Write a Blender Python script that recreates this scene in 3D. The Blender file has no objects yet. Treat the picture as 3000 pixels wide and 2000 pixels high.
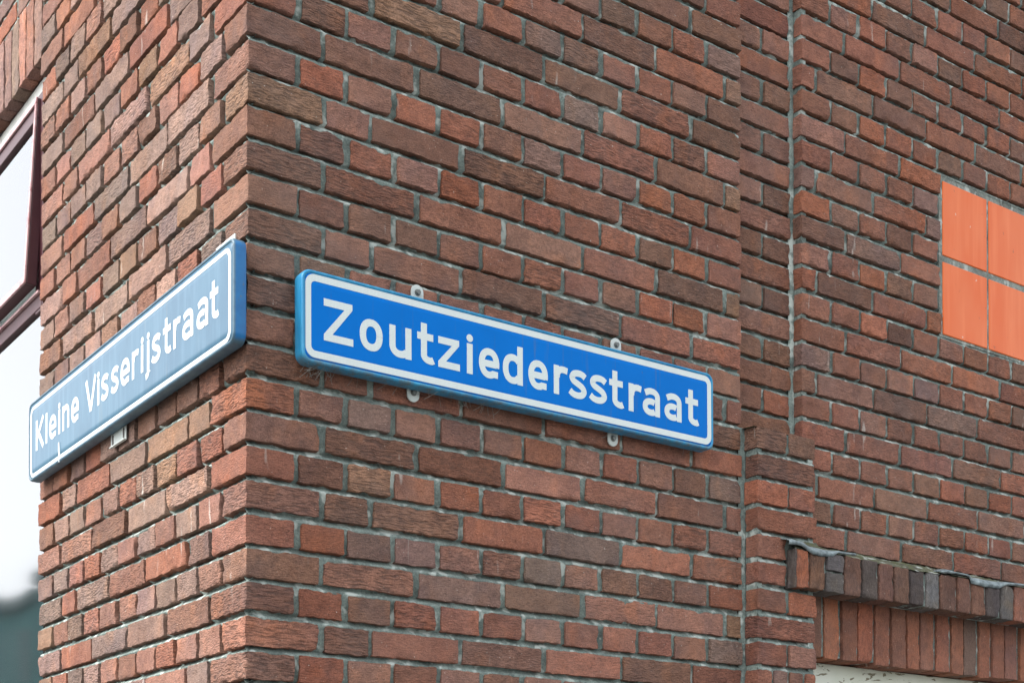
import bpy, math, random
import numpy as np
from mathutils import Matrix, Vector
random.seed(7); RNG = np.random.RandomState(11)
SC = bpy.context.scene
Z0 = 3.21            # height of the reference bed joint above the pavement
# ------------------------------------------------------------------ camera
def cam_axes(yaw, pitch, roll):
    f = np.array([math.sin(yaw)*math.cos(pitch), math.cos(yaw)*math.cos(pitch), math.sin(pitch)])
    r = np.array([math.cos(yaw), -math.sin(yaw), 0]); u = np.cross(r, f)
    c, s = math.cos(roll), math.sin(roll)
    return c*r+s*u, -s*r+c*u, f
cd = bpy.data.cameras.new('camera'); cam = bpy.data.objects.new('camera', cd)
SC.collection.objects.link(cam); SC.camera = cam
cd.sensor_width = 36; cd.lens = 50.8667; cd.shift_y = 0.48245; cd.clip_end = 500; cd.clip_start = 0.05
_r, _u, _f = cam_axes(0.624493, 0.0164605, 0.000536)
cam.matrix_world = Matrix(((_r[0], _u[0], -_f[0], -1.13304), (_r[1], _u[1], -_f[1], -2.39482),
                           (_r[2], _u[2], -_f[2], -1.56068+Z0), (0, 0, 0, 1)))
# ------------------------------------------------------------------ light
SUN_EL, SUN_AZ = math.radians(50), math.radians(-74)   # azimuth from +Y towards +X
w = bpy.data.worlds.new('World'); SC.world = w; w.use_nodes = True
nt = w.node_tree; bg = nt.nodes['Background']
sky = nt.nodes.new('ShaderNodeTexSky'); sky.sky_type = 'NISHITA'; sky.sun_disc = False
sky.sun_elevation = SUN_EL; sky.sun_rotation = SUN_AZ; sky.dust_density = 3.0; sky.air_density = 1.0
hs = nt.nodes.new('ShaderNodeHueSaturation'); hs.inputs['Saturation'].default_value = 0.22
hs.inputs['Value'].default_value = 1.45
nt.links.new(sky.outputs[0], hs.inputs['Color']); nt.links.new(hs.outputs[0], bg.inputs['Color'])
bg.inputs['Strength'].default_value = 0.15
sd = bpy.data.lights.new('sun', 'SUN'); sd.energy = 1.05; sd.angle = math.radians(11); sd.color = (1, 0.985, 0.96)
so = bpy.data.objects.new('sun', sd); SC.collection.objects.link(so)
sdir = Vector((math.sin(SUN_AZ)*math.cos(SUN_EL), math.cos(SUN_AZ)*math.cos(SUN_EL), math.sin(SUN_EL)))
so.rotation_euler = sdir.to_track_quat('Z', 'Y').to_euler()
SC.view_settings.view_transform = 'Standard'; SC.view_settings.look = 'None'; SC.view_settings.gamma = 1
SC.view_settings.exposure = 1.42
SC.render.resolution_x = 1024; SC.render.resolution_y = 682

# ------------------------------------------------------------------ helpers
def srgb(r, g, b):
    return tuple(((v/255)/12.92 if v/255 <= .04045 else ((v/255+.055)/1.055)**2.4) for v in (r, g, b))
def link(o, parent=None):
    SC.collection.objects.link(o)
    if parent: o.parent = parent
    return o
def meta(o, label=None, cat=None, group=None, kind=None):
    if label: o['label'] = label
    if cat: o['category'] = cat
    if group: o['group'] = group
    if kind: o['kind'] = kind
    return o
def empty(name, loc, label, cat, rot=None):
    o = bpy.data.objects.new(name, None); o.location = loc; o.empty_display_size = .1
    if rot: o.rotation_euler = rot
    link(o); return meta(o, label, cat)
def mesh(name, V, F, mat, parent=None, smooth=False):
    """V in world coordinates of the parent's frame (parents with a location get local V)."""
    me = bpy.data.meshes.new(name); me.from_pydata([tuple(v) for v in V], [], F); me.validate()
    if smooth: me.polygons.foreach_set('use_smooth', [True]*len(me.polygons))
    me.materials.append(mat); o = bpy.data.objects.new(name, me); return link(o, parent)
class MB:
    def __init__(s): s.V = []; s.F = []
    def box(s, x0, x1, y0, y1, z0, z1):
        n = len(s.V)
        s.V += [(x, y, z) for z in (z0, z1) for y in (y0, y1) for x in (x0, x1)]
        s.F += [tuple(n+i for i in f) for f in ((0, 2, 3, 1), (4, 5, 7, 6), (0, 1, 5, 4), (2, 6, 7, 3), (0, 4, 6, 2), (1, 3, 7, 5))]
        return s
    def prism(s, pts, fn0, fn1):
        """closed outline pts (2D) extruded between the two mappings"""
        n = len(s.V); k = len(pts)
        s.V += [fn0(*p) for p in pts]+[fn1(*p) for p in pts]
        s.F += [tuple(n+i for i in range(k)), tuple(n+k+i for i in reversed(range(k)))]
        s.F += [(n+i, n+(i+1) % k, n+k+(i+1) % k, n+k+i) for i in range(k)]
        return s
    def obj(s, name, mat, parent=None, bevel=0, smooth=False):
        o = mesh(name, s.V, s.F, mat, parent, smooth)
        if bevel:
            m = o.modifiers.new('b', 'BEVEL'); m.width = bevel; m.segments = 2; m.limit_method = 'ANGLE'
        return o

# value noise in numpy (for modelling only)
_perm = np.random.RandomState(3).rand(64, 64, 64).astype(np.float32)
def vnoise(P):
    P = np.asarray(P, dtype=np.float64); i = np.floor(P).astype(int); f = P-i; f = f*f*(3-2*f); i &= 63; j = (i+1) & 63
    def g(a, b, c): return _perm[a, b, c]
    x0, y0, z0 = i.T; x1, y1, z1 = j.T; fx, fy, fz = f.T
    a = g(x0, y0, z0)*(1-fx)+g(x1, y0, z0)*fx; b = g(x0, y1, z0)*(1-fx)+g(x1, y1, z0)*fx
    c = g(x0, y0, z1)*(1-fx)+g(x1, y0, z1)*fx; d = g(x0, y1, z1)*(1-fx)+g(x1, y1, z1)*fx
    return ((a*(1-fy)+b*fy)*(1-fz)+(c*(1-fy)+d*fy)*fz)*2-1

# ------------------------------------------------------------------ node materials
class NM:
    def __init__(s, name):
        s.m = bpy.data.materials.new(name); s.m.use_nodes = True; s.t = s.m.node_tree; s.b = s.t.nodes['Principled BSDF']
    def n(s, typ, **kw):
        nd = s.t.nodes.new('ShaderNode'+typ)
        for k, v in kw.items():
            if k.startswith('i_'): nd.inputs[k[2:].replace('_', ' ')].default_value = v
            else: setattr(nd, k, v)
        return nd
    def l(s, a, b): s.t.links.new(a, b)
    def noise(s, vec, scale, detail=2, rough=.5, dist=0):
        nd = s.n('TexNoise'); nd.inputs['Scale'].default_value = scale; nd.inputs['Detail'].default_value = detail
        nd.inputs['Roughness'].default_value = rough; nd.inputs['Distortion'].default_value = dist
        if vec is not None: s.l(vec, nd.inputs['Vector'])
        return nd.outputs[0]
    def mapr(s, v, a, b, c=0., d=1.):
        nd = s.n('MapRange'); s.l(v, nd.inputs[0])
        for i, x in enumerate((a, b, c, d)): nd.inputs[1+i].default_value = x
        return nd.outputs[0]
    def math(s, op, a, b=None, c=None):
        nd = s.n('Math'); nd.operation = op
        for i, x in enumerate((a, b, c)):
            if x is None: continue
            if isinstance(x, (int, float)): nd.inputs[i].default_value = x
            else: s.l(x, nd.inputs[i])
        return nd.outputs[0]
    def mix(s, fac, a, b, typ='MIX'):
        nd = s.n('Mix'); nd.data_type = 'RGBA'; nd.blend_type = typ
        for sock, x in ((nd.inputs[0], fac), (nd.inputs[6], a), (nd.inputs[7], b)):
            if isinstance(x, (int, float)): sock.default_value = x
            elif isinstance(x, tuple): sock.default_value = (*x[:3], 1)
            else: s.l(x, sock)
        return nd.outputs[2]
    def scalev(s, vec, sc):
        nd = s.n('Mapping'); s.l(vec, nd.inputs[0]); nd.inputs['Scale'].default_value = sc; return nd.outputs[0]
    def obj(s): return s.n('TexCoord').outputs['Object']
    def bump(s, h, strength=.5, dist=.001, normal=None):
        nd = s.n('Bump'); nd.inputs['Strength'].default_value = strength; nd.inputs['Distance'].default_value = dist
        s.l(h, nd.inputs['Height'])
        if normal is not None: s.l(normal, nd.inputs['Normal'])
        return nd.outputs[0]
    def fin(s, col=None, rough=None, normal=None, metal=None, spec=None):
        for nm, x in (('Base Color', col), ('Roughness', rough), ('Normal', normal), ('Metallic', metal), ('Specular IOR Level', spec)):
            if x is None: continue
            if isinstance(x, (int, float)): s.b.inputs[nm].default_value = x
            elif isinstance(x, tuple): s.b.inputs[nm].default_value = (*x[:3], 1)
            else: s.l(x, s.b.inputs[nm])
        return s.m

def mat_brick():
    N = NM('brick'); co = N.n('Attribute', attribute_name='bco').outputs['Vector']
    cc = N.n('Attribute', attribute_name='bcol').outputs['Color']
    ro = N.n('Attribute', attribute_name='brough').outputs['Fac']
    o = N.obj()
    # drag ripples left by the extruder: long, wavy, across the height of the face
    warp = N.noise(N.scalev(co, (22, 60, 60)), 1.0, 2)
    wv = N.n('VectorMath', operation='MULTIPLY_ADD'); 
    cmb = N.n('CombineXYZ'); N.l(N.math('MULTIPLY', warp, .008), cmb.inputs[2])
    add = N.n('VectorMath', operation='ADD'); N.l(co, add.inputs[0]); N.l(cmb.outputs[0], add.inputs[1])
    rip = N.noise(N.scalev(add.outputs[0], (85, 100, 400)), 1.0, 2, .55)
    ripc = N.noise(N.scalev(add.outputs[0], (48, 60, 270)), 1.0, 2, .5)
    ff = N.n('Mix'); ff.data_type = 'FLOAT'; N.l(N.mapr(ro, .62, 1.0), ff.inputs[0]); N.l(rip, ff.inputs[2]); N.l(ripc, ff.inputs[3]); rip = ff.outputs[0]
    rip2 = N.noise(N.scalev(add.outputs[0], (200, 200, 650)), 1.0, 2, .6)
    ripm = N.math('MULTIPLY', N.mapr(rip, .36, .62), N.mapr(ro, 0, 1, .25, 1.3))
    grain = N.noise(co, 900, 3, .7)
    h = N.math('ADD', ripm, N.math('MULTIPLY', rip2, .35)); h = N.math('ADD', h, N.math('MULTIPLY', grain, .5))
    pits = N.mapr(N.noise(co, 130, 1), .70, .78); h = N.math('SUBTRACT', h, N.math('MULTIPLY', pits, .9))
    nor = N.bump(h, 1., .0019)
    # colour: firing variation inside the brick
    blot = N.noise(co, 16, 5, .75)
    c1 = N.mix(N.mapr(blot, .32, .72), N.mix(1., cc, (.72, .72, .75), 'MULTIPLY'), N.mix(1., cc, (1.16, 1.12, 1.08), 'MULTIPLY'))
    spk = N.noise(co, 420, 3, .75)
    c2 = N.mix(N.mapr(spk, .30, .70), N.mix(1., c1, (.60, .59, .59), 'MULTIPLY'), N.mix(1., c1, (1.36, 1.36, 1.35), 'MULTIPLY'))
    mt = N.noise(co, 10, 3, .6); c2 = N.mix(N.mapr(mt, .50, .66, 0, .5), c2, N.mix(1., c2, (.74, .82, .98), 'MULTIPLY'))
    mo = N.noise(N.scalev(co, (16, 16, 9)), 1., 2); c2 = N.mix(N.mapr(mo, .56, .70, 0, .6), c2, N.mix(1., c2, (1.30, 1.12, .92), 'MULTIPLY'))
    # darker tone in the hollows of the ripples, stronger on rough bricks
    darken = N.math('MULTIPLY', N.mapr(rip, .54, .34), N.mapr(ro, 0, 1, .25, .55))
    c3 = N.mix(darken, c2, (.035, .028, .026))
    # grey bloom of weathering over the wall
    wth = N.mapr(N.noise(o, 3.1, 4, .65), .44, .74, 0, .32)
    c4 = N.mix(wth, c3, (.18, .148, .130))
    st = N.noise(N.scalev(o, (9, 9, 1.3)), 1., 3); c4 = N.mix(N.mapr(st, .50, .68, 0, .4), c4, N.mix(1., c4, (.68, .68, .70), 'MULTIPLY'))
    sp = N.mapr(N.noise(co, 210, 1, .5), .765, .80); c5 = N.mix(N.math('MULTIPLY', sp, .65), c4, (.46, .43, .38))
    run = N.math('MULTIPLY', N.mapr(N.noise(N.scalev(o, (60, 60, 9)), 1.0, 2), .67, .76), N.mapr(N.noise(o, 5, 1), .55, .63))
    c6 = N.mix(N.math('MULTIPLY', run, .55), c5, (.5, .47, .42))
    return N.fin(c6, .92, nor, spec=.12)
def mat_mortar(name='mortar', tint=(.160, .196, .182), moss=0.):
    N = NM(name); o = N.obj()
    a = N.noise(o, 19, 5, .7); b = N.noise(o, 260, 3, .7)
    c = N.mix(N.mapr(a, .3, .7), tuple(x*.40 for x in tint), tuple(x*1.45 for x in tint))
    c = N.mix(N.mapr(b, .35, .7), N.mix(1., c, (.72, .74, .74), 'MULTIPLY'), N.mix(1., c, (1.3, 1.28, 1.22), 'MULTIPLY'))
    wh = N.mapr(N.noise(o, 34, 3), .54, .64); c = N.mix(N.math('MULTIPLY', wh, .75), c, (.44, .48, .44))
    if moss: c = N.mix(N.mapr(N.noise(o, 40, 4, .7), .42, .56, 0, moss), c, (.075, .085, .035))
    h = N.math('ADD', N.math('MULTIPLY', N.noise(o, 90, 3), 1.), N.math('MULTIPLY', b, .5))
    return N.fin(c, .93, N.bump(h, .8, .0022), spec=.2)
M_BRICK = mat_brick(); M_MORTAR = mat_mortar()
M_MOSSY = mat_mortar('mossy_mortar', (.085, .085, .066), .7)

# ------------------------------------------------------------------ bricks
PAL = {  # fired clay, linear albedo from sRGB estimates
 'r': (148, 92, 78), 'o': (164, 97, 76), 'O': (176, 98, 72), 'b': (128, 92, 80), 'd': (116, 86, 77), 'D': (98, 77, 71),
 'm': (156, 110, 98), 'M': (154, 128, 119), 'p': (130, 107, 103), 't': (146, 114, 92), 'g': (124, 112, 106), 'k': (72, 68, 70)}
PALL = {k: np.array(srgb(*v)) for k, v in PAL.items()}
_mean = np.array(srgb(136, 91, 74)); PALL = {k: (v*.48+_mean*.52)*np.array([.97, 1.12, 1.12]) for k, v in PALL.items()}
PALL['K'] = np.array(srgb(90, 83, 80)); PALL['G'] = np.array(srgb(104, 101, 98))
class Bricks:
    def __init__(s): s.V = []; s.F = []; s.col = []; s.co = []; s.ro = []; s.n = 0
    def grid(s, a0, a1, cell):
        n = max(1, int(round((a1-a0)/cell))); L = a1-a0; e = min(.003, L*.2)
        t = np.linspace(e, L-e, max(2, n)) if L > 3*e else np.array([L/2])
        return a0+np.concatenate([[0], t, [L]])
    def add(s, lo, hi, faces, key, rough=.4, cell=.0052, r=.0011, ripple='x', vertical=False, jit=1., fine=True):
        """one brick: box lo..hi, only the exposed faces, rounded and worn edges"""
        lo = np.array(lo, float); hi = np.array(hi, float)
        c = (lo+hi)/2; rr = RNG
        base = PALL[key]*(1+.09*rr.randn())*(1+.018*rr.randn(3))
        if not fine: cell = 9.; 
        off = rr.rand(3)*40
        big = .0004+.0005*rough
        ang = rr.randn()*.0045*jit
        sz = (rr.rand(6)-.5)*.0036*jit
        lo = lo+sz[:3]*np.array([1, 1, 1]); hi = hi+sz[3:]*np.array([1, 1, 1])
        for f in faces:
            ax = 'xyz'.index(f[1]); sg = 1 if f[0] == '+' else -1
            u, v = [i for i in range(3) if i != ax]
            gu = s.grid(lo[u], hi[u], cell); gv = s.grid(lo[v], hi[v], cell)
            U, W = np.meshgrid(gu, gv, indexing='ij'); P = np.zeros(U.shape+(3,))
            P[..., u] = U; P[..., v] = W; P[..., ax] = hi[ax] if sg > 0 else lo[ax]
            P = P.reshape(-1, 3)
            if fine:
                rad = r*(1+.8*vnoise(P*55+off)); rad = np.clip(rad, .0006, None)[:, None]
                # occasional chipped arrises
                chip = np.clip(vnoise(P*32+off+9)-.36, 0, 1)*.018; rad = rad+chip[:, None]
                q = np.clip(P, lo+rad, hi-rad); dlt = P-q; ln = np.linalg.norm(dlt, axis=1, keepdims=True)+1e-9
                n_ = dlt/ln; P2 = q+n_*rad
                a = vnoise(P*38+off)*big+vnoise(P*95+off)*big*.7+vnoise(P*210+off)*big*.6
                sc = np.array([30, 30, 30.]); sc[0 if vertical else 2] = 190
                a = a+vnoise(P*sc+off+3)*rough*.0006
                P2 = P2+n_*a[:, None]
                P2 = P2+np.stack([vnoise(P*120+off+i*7)*.0014+vnoise(P*42+off+i*5)*.0012 for i in range(3)], -1)
            else: P2 = P
            dx = P2-c
            if ang:
                ca, sa = math.cos(ang), math.sin(ang)
                h_ = 0 if (hi-lo)[0] >= (hi-lo)[1] else 1
                x_ = dx[:, h_]*ca-dx[:, 2]*sa; z_ = dx[:, h_]*sa+dx[:, 2]*ca; P2 = P2.copy(); P2[:, h_] = c[h_]+x_; P2[:, 2] = c[2]+z_
            co = P+off
            if vertical: co = co[:, [2, 1, 0]]
            nu, nv = len(gu), len(gv); idx = np.arange(nu*nv).reshape(nu, nv)+s.n
            A, B, C_, D_ = idx[:-1, :-1], idx[1:, :-1], idx[1:, 1:], idx[:-1, 1:]
            flip = (sg > 0) ^ (ax == 1)
            Q = np.stack([A, B, C_, D_] if flip else [A, D_, C_, B], -1).reshape(-1, 4)
            s.V.append(P2); s.F.append(Q); s.n += nu*nv
            s.col.append(np.tile(np.append(np.clip(base, .01, .9), 1), (nu*nv, 1))); s.co.append(co)
            s.ro.append(np.full(nu*nv, rough))
    def obj(s, name, parent, mat=None):
        V = np.concatenate(s.V); F = np.concatenate(s.F); V = V+np.array([0, 0, Z0])
        me = bpy.data.meshes.new(name); me.vertices.add(len(V)); me.vertices.foreach_set('co', V.ravel().astype(np.float32))
        me.loops.add(F.size); me.loops.foreach_set('vertex_index', F.ravel().astype(np.int32))
        me.polygons.add(len(F)); me.polygons.foreach_set('loop_start', np.arange(0, F.size, 4, dtype=np.int32))
        me.polygons.foreach_set('use_smooth', np.ones(len(F), bool)); me.update(calc_edges=True); me.validate()
        a = me.attributes.new('bcol', 'FLOAT_COLOR', 'POINT'); a.data.foreach_set('color', np.concatenate(s.col).ravel().astype(np.float32))
        a = me.attributes.new('bco', 'FLOAT_VECTOR', 'POINT'); a.data.foreach_set('vector', np.concatenate(s.co).ravel().astype(np.float32))
        a = me.attributes.new('brough', 'FLOAT', 'POINT'); a.data.foreach_set('value', np.concatenate(s.ro).astype(np.float32))
        me.materials.append(mat or M_BRICK); return link(bpy.data.objects.new(name, me), parent)

HC = .062; J = .0064
def zr(k): return -HC*(k+1)+J, -HC*k-J
def rkey(pal): return random.choice(pal)
PAL_MAIN = 'rrrrooOobbdddmmMptrrbdom'; PAL_LEFT = 'rromMmpgbbgmMMbtpmMrMg'; PAL_RIGHT = 'rrrrooObbdmprrobrdmrr'  # side palette: many greys, also lightened for the light on that wall
def rrough(): return random.choice((.05, .15, .3, .4, .6, .85, 1.))

BUILD = empty('brick_building', (0, 0, 0), 'red-brown brick building on the street corner, carrying two blue street name signs', 'building')

# explicit colours of the front wall, course by course (k: colours from the corner on; capital suffix '*' = deeply rippled)
ROWS = {
 -7: 'r r b m d r o r r m d r', -6: 'b d r b S* d', -5: 'r m d r b r m d d r r p', -4: 'b r m r b o t', -3: 'd r o r m r p d* r o m b',
 -2: 'b d* t* d b r* d', -1: 'r d* m b b r r g m o b* m', 0: 'b b d m r* b t', 1: 'm O m o o m p r m o o r',
 2: 't* m d b* r o* r', 3: 'b d* o m O r o o O b O r', 4: 'd* r* r m r b t', 5: 'd r d d m r o* r b O O m', 6: 'd* m m b d* r r',
 7: 'b t r r m o r r r r r m', 8: 'd* r r r m d r', 9: 'm r r r b r r m o r d* d*', 10: 'd* r r r r r o', 11: 'o* m M m m m o m o m d p',
 12: 'd b* r m r b r', 13: 'r d t* r o r o* r m r r* r', 14: 'd* d* b* o g o o', 15: 'r O p p m b* g m b b d O', 16: 'd m* p d m m t',
 17: 'd* o d r* r r m r r r m g', 18: 'r* d* r d r b r', 19: 'b* o m r m b m r d o r r'}
Hh = .1036
def main_lens(k):
    if k % 2: return [.1036]*12
    return [.156]+[.2080]*5+[.047] if k % 4 == 0 else [.156, .1036]+[.2080]*4+[.1515]
# ---- front wall
fw = Bricks(); XR = 1.2465
for k in range(-22, 52):
    z0, z1 = zr(k); fine = -9 <= k <= 21
    keys = ROWS.get(k, '').split(); x = 0; lens = main_lens(k)
    for i, L in enumerate(lens):
        key = keys[i] if i < len(keys) else rkey(PAL_MAIN); ro = rrough()*.75
        if key.endswith('*'): key = key[0]; ro = 1.15
        if key == 'S': key = 'd'
        a = x if i == 0 else x+J; b = x+L-J if i < len(lens)-1 else XR
        jx = 0 if (i == 0) else (random.random()-.5)*.003
        py = (random.random()-.5)*.003 if i else 0
        fs = ['-y', '+z', '-z', '-x', '+x'] if fine else ['-y', '-z', '+x', '-x']
        dep = .05 if i else (.1*1.05 if k % 2 == 0 else .156)   # corner brick shows its other face on the side street
        fw.add((a+jx, 0+py if i else 0, z0), (b+jx if i < len(lens)-1 else b, dep-(J if i == 0 else 0), z1), fs, key, ro, fine=fine)
        x += L
fw.obj('wall', BUILD)['label'] = 'front wall of red-brown bricks behind the bright blue sign'
# ---- side-street wall (x = 0 plane, running along +Y)
lw = Bricks(); YL = 1.1735
def left_lens(k):
    if k % 2 == 0: return [.1067]*11
    return [.160]+[.2134]*4+[.1599] if k % 4 == 1 else [.160, .1067]+[.2134]*3+[.1067, .1599]
for k in range(-22, 52):
    z0, z1 = zr(k); fine = -13 <= k <= 21; y = 0; lens = left_lens(k)
    above = k <= -11
    if above: lens = lens+[.2134]*8
    for i, L in enumerate(lens):
        if i == 0: y += L; continue
        last = (i == len(lens)-1)
        a, b = y+J+.0006, y+L-J-.0006
        if last and not above: b = YL
        py = (random.random()-.5)*.003; jy = (random.random()-.5)*.003
        if last: jy = 0
        key = rkey(PAL_LEFT)
        fs = ['-x', '+z', '-z', '-y', '+y'] if fine else ['-x', '-z', '+y', '-y']
        lw.add((py, a+jy, z0), (.05, b+jy, z1), fs, key, rrough(), fine=fine)
        y += L
# wall beyond the window
for k in range(-22, 52):
    if k <= -11 and True:
        continue
    z0, z1 = zr(k); y = 3.0+(.05 if k % 2 else 0)
    while y < 5.0:
        L = .1067 if k % 2 == 0 else .2134
        lw.add((0, y+J, z0), (.05, y+L-J, z1), ['-x', '-z', '-y', '+y'], rkey(PAL_LEFT), rrough(), fine=False); y += L
lw.obj('wall', BUILD)['label'] = 'side wall of red-brown and grey bricks, toned paler for the light on it, beside the maroon window'
# ---- soldier lintel over the side window
ll = Bricks(); y = YL+.006; i = 0; zb, zt = .430, .6150
for i in range(29):
    a = YL+.0615*i+.006; ll.add((-.001+(random.random()-.5)*.003, a, zb+(random.random()-.5)*.004), (.036, a+.0545, zt), ['-x', '-z', '+z', '-y', '+y'], rkey('mgmMtpbgmM'), .3, vertical=True, cell=.008)
ll.obj('lintel', BUILD)['label'] = 'upright bricks over the maroon window'
# ---- recessed strip right of the front wall
rc = Bricks()
for k in range(-22, 51):
    z0, z1 = zr(k); fine = -9 <= k <= 10
    segs = [(1.2530-.10, 1.3597-J), (1.3597+J, 1.4565)] if k % 2 else [(1.2500, 1.4565)]
    for n_, (a, b) in enumerate(segs):
        rc.add((max(a, 1.249), .041+(random.random()-.5)*.002, z0), (b if b < 1.44 else 1.4515, .09, z1), ['-y', '+z', '-z', '+x', '-x'] if fine else ['-y', '-z'], rkey('rmmbdmob'), rrough()*.8, fine=fine)
rc.obj('recess_wall', BUILD)
# ---- wall right of the recess
rw = Bricks(); X0 = 1.4625; YW = .010
for k in range(-24, 51):
    z0, z1 = zr(k); fine = -18 <= k <= 13
    if k % 2: lens = [.1036]*15
    else: lens = ([.156] if k % 4 == 0 else [.052])+[.2080]*7
    x = X0
    for i, L in enumerate(lens):
        a = x if i == 0 else x+J; b = x+L-J; x += L
        if 13 <= k < 40: continue                       # opening below the ledge
        if k > 12: pass
        if -4 <= k <= 2:                                  # orange tile panel
            if a > 1.975 and b < 2.62: continue
            if a < 1.990 < b: b = 1.987
            elif a < 2.60 < b and a > 1.99: a = 2.595
            if b-a < .015: continue
        py = (random.random()-.5)*.003
        rw.add((a, YW+(py if i else 0), z0), (b, YW+.05 if i else YW+.030, z1), ['-y', '+z', '-z', '-x', '+x'] if fine else ['-y', '-z', '-x', '+x'], rkey(PAL_RIGHT), rrough()*.8, fine=fine)
rw.obj('wall', BUILD)['label'] = 'right-hand wall with the orange tiles let into it'
# ---- low pier in front of the recess
pr = Bricks(); PX0, PX1, PY = 1.2580, 1.4510, -.0410
prow = {9: [('d*', 0, .098), ('d', .105, .193)], 10: [('b*', 0, .193)], 11: [('O', 0, .098), ('r', .107, .193)], 12: [('o', 0, .193)],
        13: [('r', 0, .0915)], 14: [('r', 0, .0915)], 15: [('r', 0, .093), ('O', .105, .193)], 16: [('r*', 0, .193)], 17: [('r', 0, .094), ('m', .105, .193)],
        18: [('r', 0, .043), ('p', .052, .098), ('b', .107, .15), ('o', .157, .193)]}
for k in range(9, 51):
    z0, z1 = zr(k)
    segs = prow.get(k) or ([('r', 0, .193)] if k % 2 == 0 else [('m', 0, .094), ('r', .105, .193)])
    for key, a, b in segs:
        ro = .35
        if key.endswith('*'): key = key[0]; ro = 1.
        pr.add((PX0+a, PY, z0), (PX0+b, PY+.0405 if a == 0 else PY+.045, z1), ['-y', '+z', '-z', '-x', '+x'], key, ro, fine=k < 22)
pr.obj('pier', BUILD)['label'] = 'low brick pier filling the foot of the recess'
# ---- projecting brick ledge (headers on edge)
lg = Bricks(); LX = [1.3585, 1.4073, 1.4609, 1.5248, 1.5868, 1.6489, 1.7075, 1.7652, 1.8304, 1.8862, 1.9518, 2.012, 2.0734, 2.1336, 2.195, 2.256, 2.318, 2.379, 2.440, 2.502, 2.563, 2.625, 2.686]
LK = 'O D g D K D D K G D d D K G r K D G b K D b'.split()
for i, key in enumerate(LK):
    a, b = LX[i]+(0 if i == 0 else .004), LX[i+1]-.004; rnd = random.random()
    if key == 'g' and i in (2, 12):
        lg.add((a, -.065+rnd*.003, -.874), (b, .0, -.8365), ['-y', '+z', '-z', '-x', '+x'], 'G', .15)
        lg.add((a, -.0655+rnd*.003, -.9265), (b, .0, -.880), ['-y', '+z', '-z', '-x', '+x'], 'G', .1)
    else:
        if i == 0:
            lg.add((a, -.0645, -.926), (a+.005, .0, -.8365), ['-y', '-z', '-x', '+z'], 'K', .9, vertical=True); a += .0052
        lg.add((a, -.065+rnd*.004, -.926+rnd*.003), (b, .0, -.8365+rnd*.002), ['-y', '+z', '-z', '-x', '+x'], key, .8, vertical=True, r=.003)
LEDGE = lg.obj('ledge', BUILD); LEDGE['label'] = 'projecting ledge of dark weathered bricks set on edge'
mb = Bricks()
# ---- soldier course under the ledge
sl = Bricks(); SX = [1.4745, 1.5363, 1.5987, 1.6605, 1.7232, 1.7837, 1.8447, 1.9002, 1.9608, 2.0239, 2.0811, 2.1393, 2.1978, 2.2574, 2.3188, 2.379, 2.440, 2.502, 2.563, 2.625, 2.686]
SK = 'b O r o r r o r o o g o r m O r b o r d'.split()
for i, key in enumerate(SK):
    sl.add((SX[i]+.0048, .0115+(random.random()-.5)*.003, -1.069+(random.random()-.5)*.004), (SX[i+1]-.0048, .095, -.880), ['-y', '-z', '-x', '+x'], key, .25, vertical=True)
sl.obj('lintel', BUILD)['label'] = 'soldier course of upright bricks under the ledge'

# ------------------------------------------------------------------ mortar beds (weather-struck: deep under the brick above, flush below)
def mortar_sheet(name, axis, a0, a1, base, k0, k1, da=.006, deep=1., skip=None, top=None, mat=None):
    A = np.arange(a0, a1+da*.5, da); A[-1] = a1
    zs, dp = [], []
    for k in range(k0, k1+1):
        z = -HC*k
        for dz, d in ((.010, .0055), (.0068, .0140), (.003, .0118), (-.001, .0064), (-.0040, .0036), (-.0068, .0028), (-.010, .0048)):
            zs.append(z+dz); dp.append(d)
    zs = np.array(zs); dp = np.array(dp)
    AA, ZZ = np.meshgrid(A, zs, indexing='ij'); DD = np.tile(dp, (len(A), 1))
    P3 = np.stack([AA.ravel(), np.full(AA.size, base*7.3), ZZ.ravel()], -1)
    DD = DD.ravel()*deep+.0014*vnoise(P3*60)+.0012*vnoise(P3*190)+.0012*vnoise(P3*14)
    mid = np.tile(np.abs(((zs+HC/2) % HC)-HC/2) > .008, len(A)); DD = np.where(mid, np.clip(DD*(1.5 if deep > 1 else 1.), .0036, .0085+(deep-1)*.03), np.clip(DD, .0018, None))
    V = np.zeros((AA.size, 3)); u = 0 if axis == 'y' else 1; d_ = 1 - u
    V[:, u] = AA.ravel(); V[:, d_] = base+DD; V[:, 2] = ZZ.ravel()+Z0
    n, m = AA.shape; idx = np.arange(n*m).reshape(n, m)
    Q = np.stack([idx[:-1, :-1], idx[:-1, 1:], idx[1:, 1:], idx[1:, :-1]], -1).reshape(-1, 4)
    if skip is not None:
        ctr = V[Q].mean(1); keep = np.array([not skip(*c) for c in ctr]); Q = Q[keep]
    return V, Q
def sheets(name, parts, mat, parent):
    V, F, n = [], [], 0
    for v, q in parts: V.append(v); F.append(q+n); n += len(v)
    V = np.concatenate(V); F = np.concatenate(F)
    me = bpy.data.meshes.new(name); me.vertices.add(len(V)); me.vertices.foreach_set('co', V.ravel().astype(np.float32))
    me.loops.add(F.size); me.loops.foreach_set('vertex_index', F.ravel().astype(np.int32))
    me.polygons.add(len(F)); me.polygons.foreach_set('loop_start', np.arange(0, F.size, 4, dtype=np.int32))
    me.polygons.foreach_set('use_smooth', np.ones(len(F), bool)); me.update(calc_edges=True); me.validate(); me.materials.append(mat)
    return link(bpy.data.objects.new(name, me), parent)
def tile_hole(x, y, z): return 2.0 < x < 2.585 and -.180 < z-Z0 < .240
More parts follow.
